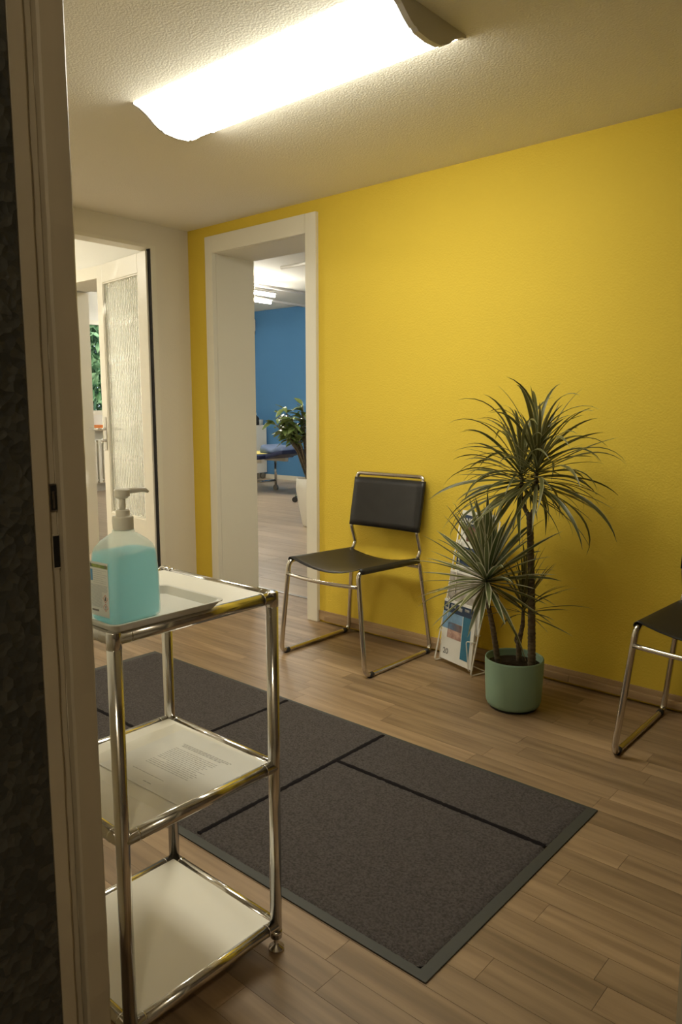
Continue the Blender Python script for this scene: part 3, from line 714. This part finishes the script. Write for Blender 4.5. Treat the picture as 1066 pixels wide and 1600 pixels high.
LM1 = [leaf_mesh(L, 0.0135, d, tw, 'leaf_dark', i) for i, (L, d, tw) in enumerate(((0.31, 1.2, 0.3), (0.29, 0.7, -0.5), (0.33, 1.6, 0.6), (0.27, 0.35, 0.2), (0.30, 1.0, -0.9), (0.34, 2.0, 0.4)))]
LM2 = [leaf_mesh(L, 0.0185, d, tw, 'leaf_pale', 20 + i) for i, (L, d, tw) in enumerate(((0.26, 0.25, 0.1), (0.27, 0.45, -0.2), (0.24, 0.15, 0.1), (0.25, 0.6, 0.3)))]
LM3 = [leaf_mesh(L, 0.0105, d, tw, 'leaf_dark', 40 + i) for i, (L, d, tw) in enumerate(((0.22, 0.3, 0.1), (0.24, 0.6, -0.2), (0.20, 0.2, 0.1)))]
crown((-0.006, 0.02, 0.825), 82, LM1, -22, 80, 11, height=0.08, smax=1.2, ex=1.35)
crown((0.070, -0.01, 0.845), 78, LM1, -22, 84, 12, height=0.09, smax=1.2, ex=1.35)
crown((-0.070, -0.10, 0.475), 92, LM2, -48, 84, 13, height=0.04, smin=0.9, smax=1.25)
crown((0.024, 0.01, 0.36), 46, LM3, -5, 84, 14, height=0.05)

# ---------------------------------------------------------------- chrome shelf in the foreground
sh = thing('tube_shelf', 'chrome tube shelf with three white panels beside the door frame', 'shelf', (-1.21, 0.805, 0))
HX = 0.1745; TR = 0.0122; LV = (0.057, 0.406, 0.755)
for sx in (-1, 1):
    for sy in (-1, 1):
        obj('post', T([(sx * HX, sy * HX, 0.030), (sx * HX, sy * HX, 0.755)], TR, seg=28), 'steel', sh, smooth=True)
        b_ = lathe(bmesh.new(), [(0, 0.7680), (0.009, 0.7680), (0.0118, 0.7668), (0.0126, 0.7645), (0.0126, 0.738), (0.0120, 0.7375)], sx * HX, sy * HX, 24)
        obj('corner_ball', b_, 'steel', sh, smooth=True)
        ft = lathe(bmesh.new(), [(0, 0.0), (0.014, 0.0), (0.0165, 0.003), (0.0165, 0.007), (0.006, 0.012), (0.005, 0.032), (0.012, 0.034), (0.0125, 0.046), (0, 0.046)], sx * HX, sy * HX, 24)
        obj('foot', ft, 'steel', sh, smooth=True)
for z in LV:
    for s in (-1, 1):
        for ax in (0, 1):
            a = [s * HX, -HX, z]; b = [s * HX, HX, z]
            if ax: a = [-HX, s * HX, z]; b = [HX, s * HX, z]
            tb = obj('rail', T([a, b], TR, seg=28), 'steel', sh, smooth=True)
            for e in (0.022, 0.978):
                c0 = Vector(a).lerp(Vector(b), e - 0.003 + 0.055 * (1 if e < .5 else -1)); c1 = Vector(a).lerp(Vector(b), e + 0.003 + 0.055 * (1 if e < .5 else -1))
                obj('collar', T([c0, c1], TR + 0.0006, seg=24), 'steel', tb, smooth=True)
    pz = z + 0.002
    obj('panel', B(-HX + 0.009, HX - 0.009, -HX + 0.009, HX - 0.009, pz, pz + 0.006, bev=0.002), 'shelf', sh)
TOPZ = LV[2] + 0.008; MIDZ = LV[1] + 0.008

# tray on the top panel
tr = tag(obj('serving_tray', bmesh.new(), 'tray'), 'shallow white plastic tray on the top of the chrome shelf', 'tray')
bm = bmesh.new(); hx, hy = 0.092, 0.115
loops = [rrect(0, 0, hx - 0.014, hy - 0.014, 0.012, 0.0), rrect(0, 0, hx - 0.004, hy - 0.004, 0.016, 0.012), rrect(0, 0, hx, hy, 0.018, 0.0135),
         rrect(0, 0, hx, hy, 0.018, 0.0150), rrect(0, 0, hx - 0.006, hy - 0.006, 0.015, 0.0145), rrect(0, 0, hx - 0.017, hy - 0.017, 0.011, 0.0022)]
loft(bm, loops); bm.to_mesh(tr.data); bm.free(); tr.location = (-1.100, 0.728, TOPZ + 0.005)

# disinfectant bottle
BX, BYY, BZ0 = -1.078, 0.683, TOPZ + 0.0075
bo = thing('disinfectant_bottle', 'pump bottle of blue disinfectant standing in the white tray', 'bottle', (BX, BYY, BZ0), R(4))
hx, hy = 0.035, 0.0505
def sec(z, ix, iy, r): return rrect(0, 0, hx - ix, hy - iy, r, z, n=6)
shell = [sec(0.0, 0.006, 0.006, 0.012), sec(0.004, 0.001, 0.001, 0.013), sec(0.012, 0, 0, 0.013), sec(0.070, 0.000, 0.0005, 0.013), sec(0.112, 0.001, 0.0035, 0.014), sec(0.124, 0.0025, 0.007, 0.017),
         sec(0.133, 0.007, 0.014, 0.018), sec(0.141, 0.0125, 0.024, 0.018), sec(0.146, 0.0165, 0.032, 0.0175), sec(0.152, 0.0175, 0.033, 0.0173)]
bm = loft(bmesh.new(), shell); bmesh.ops.recalc_face_normals(bm, faces=bm.faces[:])
obj('bottle_body', bm, 'shell', bo, smooth=True)
liq = [sec(0.0015, 0.008, 0.008, 0.011), sec(0.006, 0.003, 0.003, 0.011), sec(0.014, 0.0018, 0.0018, 0.011), sec(0.070, 0.0018, 0.0023, 0.011), sec(0.110, 0.0028, 0.0052, 0.012), sec(0.116, 0.0034, 0.0065, 0.012)]
bm = loft(bmesh.new(), liq); bmesh.ops.recalc_face_normals(bm, faces=bm.faces[:])
obj('blue_liquid', bm, 'liquid', bo)
cp = obj('pump_collar', lathe(bmesh.new(), [(0, 0.150), (0.0165, 0.150), (0.0172, 0.152), (0.0172, 0.172), (0.0160, 0.174), (0.0115, 0.174), (0.0112, 0.183), (0.0095, 0.185), (0, 0.185)], seg=36), 'pump', bo)
obj('pump_stem', lathe(bmesh.new(), [(0, 0.184), (0.0055, 0.184), (0.0050, 0.210), (0, 0.210)], seg=24), 'pump', bo, smooth=True)
hd_ = obj('pump_head', lathe(bmesh.new(), [(0, 0.203), (0.0085, 0.203), (0.0125, 0.207), (0.0130, 0.217), (0.0110, 0.219), (0, 0.2195)], seg=30), 'pump', bo)
obj('nozzle', T(fillet([(0, 0.004, 0.2145), (0, 0.045, 0.2140), (0, 0.053, 0.2095)], 0.005), [0.0048] + [0.0042] * 7 + [0.0026], seg=14), 'pump', hd_, smooth=True)
# label on the narrow face towards -y (wraps a little)
LY = -hy - 0.0006
lb = obj('label', B(-0.0245, 0.0245, LY, LY + 0.0004, 0.014, 0.104), 'label', bo)
def lbq(a, b, c, d, m, dy=0.0003, name='print_area'): return obj(name, B(a, b, LY - dy, LY - dy + 0.0002, c, d), m, lb)
lbq(-0.0225, 0.0235, 0.0945, 0.1000, 'green_print')
text_obj('lettering', 'A', 0.0085, 'ink', lb, Matrix.Translation((-0.023, LY - 0.0005, 0.095)) @ Matrix.Rotation(R(90), 4, 'X'), 0.0002)
text_obj('lettering', 'A', 0.0085, 'ink', lb, Matrix.Translation((0.0165, LY - 0.0005, 0.095)) @ Matrix.Rotation(R(90), 4, 'X'), 0.0002)
lbq(-0.0225, -0.0165, 0.072, 0.091, 'label_blue')
bm = bmesh.new(); rnd = random.Random(9)
for k in range(7):
    z = 0.0905 - k * 0.0034; x1 = 0.022 if k not in (1, 4) else 0.010
    box(bm, -0.0145, x1 - rnd.random() * 0.004, LY - 0.0003, LY - 0.0001, z - 0.0004, z)
for k in range(20):
    z = 0.066 - k * 0.0019; x1 = 0.008 if k > 5 else 0.022
    box(bm, -0.022, x1 - rnd.random() * 0.003, LY - 0.0003, LY - 0.0001, z - 0.0006, z)
o = obj('small_print', bm, 'label_grey', lb); o['kind'] = 'stuff'
box_bm = bmesh.new(); box(box_bm, -0.021, -0.003, LY - 0.0003, LY - 0.0001, 0.0215, 0.0245); obj('print_area', box_bm, 'ink', lb)
for zc in (0.045, 0.0305):
    bm = bmesh.new(); s0, s1 = 0.0068, 0.0056
    o_ = [bm.verts.new((0.0155 + s0 * c, LY - 0.0003, zc + s0 * s)) for c, s in ((1, 0), (0, 1), (-1, 0), (0, -1))]
    i_ = [bm.verts.new((0.0155 + s1 * c, LY - 0.0003, zc + s1 * s)) for c, s in ((1, 0), (0, 1), (-1, 0), (0, -1))]
    for k in range(4): bm.faces.new((o_[k], o_[(k + 1) % 4], i_[(k + 1) % 4], i_[k]))
    obj('hazard_diamond', bm, 'red', lb)
text_obj('lettering', '!', 0.0085, 'ink', lb, Matrix.Translation((0.0146, LY - 0.0005, 0.0275)) @ Matrix.Rotation(R(90), 4, 'X'), 0.0002)
obj('flame_mark', lathe(bmesh.new(), [(0, 0.0415), (0.0018, 0.0430), (0.0014, 0.046), (0, 0.0492)], 0.0155, LY, 8), 'ink', lb)

# printed sheet in a clear sleeve on the middle panel
def sheet():
    root = thing('paper_sheet', 'printed letter in a clear sleeve on the middle shelf panel', 'paper', (-1.185, 0.845, MIDZ + 0.001), R(2))
    obj('page', B(-0.110, 0.147, -0.100, 0.112, 0, 0.0009), 'paper', root)
    bm = bmesh.new(); rnd = random.Random(4)
    # text lines run along x; the letter is read from the camera's right
    def line(y, x0, x1, hh=0.0022):
        y -= 0.022; x0 = x0 * 0.9; x1 = x1 * 0.88; x = x0
        while x < x1 - 0.003:
            l = rnd.uniform(0.004, 0.013); l = min(l, x1 - x); box(bm, x, x + l, y - hh / 2, y + hh / 2, 0.0009, 0.00105); x += l + 0.0022
    return root, line, bm
root, line, bm = sheet()
y = 0.086
line(0.088, -0.055, 0.110); line(0.0835, -0.050, 0.105); line(0.079, -0.050, 0.085)
y = 0.066
for k in range(14):
    line(y, -0.055 + (0.04 if k == 9 else 0), 0.095 + random.uniform(-.02, .012), 0.0016); y -= 0.0058
line(-0.040, -0.055, 0.055, 0.0018); line(-0.062, 0.015, 0.045)
o = obj('text_lines', bm, 'faint_ink', root); o['kind'] = 'stuff'
bm = bmesh.new(); n = 16; vv = []
for i in range(n + 1):
    rw = []
    for j in range(n + 1):
        x = -0.145 + 0.298 * i / n; y = -0.135 + 0.253 * j / n
        z = 0.0022 + 0.0010 * math.sin(x * 37 + y * 14) + 0.0008 * math.sin(y * 61 + x * 9)
        rw.append(bm.verts.new((x, y, max(z, 0.0013))))
    vv.append(rw)
for i in range(n):
    for j in range(n): bm.faces.new((vv[i][j], vv[i + 1][j], vv[i + 1][j + 1], vv[i][j + 1]))
obj('clear_sleeve', bm, 'film', root, smooth=True)
lf = thing('leaflet', 'pale leaflet with small dark drawings at the left of the middle shelf', 'leaflet', (-1.335, 0.70, MIDZ), R(3))
obj('page', B(-0.038, 0.03, -0.055, 0.045, 0, 0.0006), 'paper', lf)
for (a, b, s) in ((0.006, 0.018, 0.006), (0.012, -0.004, 0.007)):
    obj('drawing', lathe(bmesh.new(), [(0, 0.0006), (s, 0.0006), (s * .6, 0.0009), (0, 0.0009)], a, b, 7), 'ink', lf)
obj('drawing', B(-0.01, 0.028, -0.027, -0.0255, 0.0006, 0.0009), 'ink', lf)
obj('drawing', B(-0.012, 0.028, -0.042, -0.0405, 0.0006, 0.0009), 'ink', lf)

# ---------------------------------------------------------------- things in the back room
# treatment couch
bd = thing('treatment_couch', 'navy padded treatment couch in front of the blue wall', 'couch', (-7.35, 6.95, 0), 0)
def cushion(x0, x1, y0, y1, z0, z1, bev=0.02): return box(bmesh.new(), x0, x1, y0, y1, z0, z1, bev=bev)
obj('couch_pad', cushion(-1.3, 0.12, -0.34, 0.34, 0.46, 0.52), 'navy', bd)
hp = obj('head_pad', cushion(0.14, 0.46, -0.22, 0.22, -0.028, 0.028), 'navy', bd); hp.location = (0, 0, 0.495); 
for v in hp.data.vertices: v.co.z += (v.co.x - 0.14) * 0.22
obj('couch_frame', B(-1.2, 0.1, -0.25, -0.2, 0.41, 0.46), 'white_wire', bd); obj('couch_frame', B(-1.2, 0.1, 0.2, 0.25, 0.41, 0.46), 'white_wire', bd)
for (xx, yy) in ((-1.1, -0.22), (-0.12, -0.22), (-1.1, 0.22), (-0.12, 0.22)):
    l_ = obj('leg', T([(xx, yy, 0.08), (xx, yy, 0.42)], 0.018, seg=10), 'steel', bd, smooth=True)
    obj('caster', T([(xx, yy - 0.015, 0.04), (xx, yy + 0.015, 0.04)], 0.04, seg=14), 'metal_dark', l_)
obj('base_bar', T([(-1.1, -0.22, 0.14), (-0.12, -0.22, 0.14)], 0.015, seg=8), 'steel', bd, smooth=True)
obj('base_bar', T([(-0.12, -0.22, 0.14), (-0.12, 0.22, 0.14)], 0.015, seg=8), 'steel', bd, smooth=True)
tw = tag(obj('towel', cushion(-8.3, -7.36, 6.605, 7.2, 0.521, 0.529, 0.004), 'towel'), 'yellow towel spread on the navy treatment couch', 'towel')
bm = bmesh.new(); loops = []
for k in range(11):
    x = -0.26 + 0.42 * k / 10; h_ = 0.085 + 0.03 * math.sin(k * 0.9 + 0.3)
    loops.append([(x, -0.16, 0), (x, 0.16, 0), (x, 0.175, h_ * .5), (x, 0.15, h_), (x, -0.15, h_), (x, -0.175, h_ * .5)])
loft(bm, loops); bmesh.ops.recalc_face_normals(bm, faces=bm.faces[:])
tag(obj('wave_pillow', bm, 'pillow', smooth=True, loc=(-7.22, 7.06, 0.5305)), 'slate blue wave shaped neck pillow on the treatment couch', 'pillow')
# drawer cabinet
cb_ = thing('rolling_cabinet', 'narrow white rolling cabinet against the blue wall', 'cabinet', (-9.04, 8.07, 0))
obj('cabinet_body', B(-0.17, 0.17, 0.03, 0.25, 0.10, 0.86, bev=0.006), 'shelf', cb_)
for k in range(4):
    d_ = obj('drawer', B(-0.16, 0.16, 0.018, 0.029, 0.12 + k * 0.183, 0.29 + k * 0.183, bev=0.003), 'shelf', cb_)
    obj('drawer_handle', B(-0.06, 0.06, 0.005, 0.018, 0.24 + k * 0.183, 0.25 + k * 0.183), 'steel', d_)
for (xx, yy) in ((-0.12, 0.08), (0.12, 0.08), (-0.12, 0.2), (0.12, 0.2)):
    obj('caster', T([(xx - 0.012, yy, 0.05), (xx + 0.012, yy, 0.05)], 0.05, seg=16), 'metal_dark', cb_)
bt = thing('dark_bottle', 'dark pump bottle on the narrow white cabinet', 'bottle', (-8.995, 8.21, 0.861))
obj('bottle_body', lathe(bmesh.new(), [(0, 0), (0.05, 0), (0.053, 0.01), (0.053, 0.11), (0.03, 0.14), (0.014, 0.15), (0.014, 0.165), (0, 0.165)], seg=20), 'dark', bt, smooth=True)
obj('pump_cap', lathe(bmesh.new(), [(0, 0.165), (0.012, 0.165), (0.008, 0.2), (0, 0.205)], seg=14), 'pump', bt)
tag(obj('paper_box', B(-9.12, -9.07, 8.16, 8.24, 0.861, 0.96, bev=0.003), 'shelf'), 'small white box left of the dark bottle on the cabinet', 'box')
tag(obj('cup', lathe(bmesh.new(), [(0, 0), (0.03, 0), (0.036, 0.09), (0.033, 0.09), (0.028, 0.005), (0, 0.005)], seg=20), 'label_grey', smooth=True, loc=(-8.898, 8.23, 0.861)), 'small grey cup right of the dark bottle on the cabinet', 'cup')
# wall device
wd_ = thing('wall_heater', 'white rounded wall unit high on the blue wall beside the doorway edge', 'wall unit', (-9.08, 8.33, 2.45))
obj('unit_body', B(-0.16, -0.015, -0.20, 0.0, -0.10, 0.10, bev=0.03), 'shelf', wd_)
obj('unit_bracket', B(-0.12, -0.05, -0.03, 0.018, -0.14, -0.05), 'dark', wd_)
# stool, mostly behind the planter
st = thing('rolling_stool', 'rolling stool with star base behind the white planter', 'stool', (-6.055, 6.567, 0))
obj('seat', lathe(bmesh.new(), [(0, 0.46), (0.13, 0.46), (0.15, 0.48), (0.14, 0.51), (0, 0.52)], seg=28), 'navy', st, smooth=True)
obj('column', T([(0, 0, 0.09), (0, 0, 0.46)], 0.022), 'steel', st, smooth=True)
for k in range(5):
    a = R(215 + 72 * k); e = (0.32 * math.cos(a), 0.32 * math.sin(a))
    a1 = obj('base_arm', T([(0, 0, 0.105), (e[0], e[1], 0.078)], 0.014, seg=8), 'steel', st, smooth=True)
    obj('caster', T([(e[0] - 0.02 * math.sin(a), e[1] + 0.02 * math.cos(a), 0.034), (e[0] + 0.02 * math.sin(a), e[1] - 0.02 * math.cos(a), 0.034)], 0.034, seg=14), 'dark', a1)
# planter with glossy shrub
pt = thing('potted_shrub', 'glossy leaved shrub in a tall white tapered planter behind the doorway', 'plant', (-4.89, 5.16, 0))
obj('planter', lathe(bmesh.new(), [(0, 0), (0.075, 0), (0.085, 0.02), (0.125, 0.22), (0.145, 0.36), (0.140, 0.46), (0.130, 0.465), (0.122, 0.44), (0, 0.43)], seg=36), 'shelf', pt, smooth=True)
rnd = random.Random(21)
def shrub_leaf(L, wd):
    bm = bmesh.new(); n = 6; rows = []
    for k in range(n + 1):
        t = k / n; ww = wd * math.sin(math.pi * min(max(t, 0.03), 0.97)) ** 0.7 / 2; z = -0.35 * L * t * t
        rows.append([bm.verts.new((L * t, -ww, z + ww * .4)), bm.verts.new((L * t, 0, z)), bm.verts.new((L * t, ww, z + ww * .4))])
    for k in range(n):
        for c in range(2): bm.faces.new((rows[k][c], rows[k][c + 1], rows[k + 1][c + 1], rows[k + 1][c]))
    me = bpy.data.meshes.new('leaf'); bm.to_mesh(me); bm.free(); me.materials.append(M['leafgreen']); me.polygons.foreach_set('use_smooth', [True] * len(me.polygons)); return me
SL = [shrub_leaf(0.11, 0.044), shrub_leaf(0.13, 0.05), shrub_leaf(0.095, 0.04)]
tips = []
for k in range(15):
    a = rnd.uniform(0, 6.28); r_ = rnd.uniform(0.08, 0.26)
    p0 = Vector((rnd.uniform(-.03, .03), rnd.uniform(-.03, .03), 0.42)); p1 = Vector((-0.06 + 0.3 * r_ * math.cos(a), -0.05 + 0.3 * r_ * math.sin(a), 0.72)); p2 = Vector((-0.14 + r_ * math.cos(a), -0.12 + r_ * math.sin(a), rnd.uniform(0.88, 1.22)))
    obj('stem', T([p0, p1, p1.lerp(p2, .5) + Vector((0, 0, .02)), p2], [0.011, 0.009, 0.007, 0.004], seg=7), 'bark', pt, smooth=True); tips.append((p1, p2))
for (p1, p2) in tips:
    for k in range(17):
        t = 0.30 + 0.70 * k / 16; p = p1.lerp(p2, t)
        o = bpy.data.objects.new('leaf', rnd.choice(SL)); C.objects.link(o); o.parent = pt; o.location = p
        o.rotation_euler = (rnd.uniform(-.5, .5), rnd.uniform(-0.9, 0.3), rnd.uniform(0, 6.28))
# pendant tubes and rails on the back ceiling
def pendant(x, y0, y1, z, label, hang=(0.3,), tr=0.013):
    t = thing('linear_pendant', label, 'lamp', (x, (y0 + y1) / 2, 0), group='hanging tube lamps in the back room'); L_ = (y1 - y0) / 2
    obj('housing', B(-0.03, 0.03, -L_, L_, z + 0.026, z + 0.045, bev=0.004), 'lampcap', t)
    obj('light_tube', T([(0, -L_ + 0.02, z), (0, L_ - 0.02, z)], tr, seg=12), 'tube', t, smooth=True)
    for f in hang: obj('hanger_rod', T([(0, L_ - f, z + 0.05), (0, L_ - f, BZ)], 0.006, seg=6), 'white_wire', t)
    return t
pendant(-7.3, 5.5, 6.97, 2.50, 'brightest lit tube lamp hanging before the blue wall', tr=0.018)
pendant(-6.86, 5.3, 6.62, 2.50, 'lit tube lamp with a long hanger rod, nearer the doorway', (0.45,))
pendant(-4.57, 3.7, 4.79, 2.50, 'lit tube lamp at the upper right corner of the doorway opening')
for xx in (-7.13, -8.0):
    struct(obj('trim_5', B(xx - 0.02, xx + 0.02, WB + 0.1, BY, BZ - 0.03, BZ, bev=0.004), 'lampcap'), 'narrow ceiling rail in the back room')
tag(obj('ceiling_pipe', T([(-5.45, 5.34, BZ - 0.17), (-4.2, 5.34, BZ - 0.17)], 0.018, seg=10), 'white_wire', smooth=True), 'thin white pipe along the back room ceiling', 'pipe')
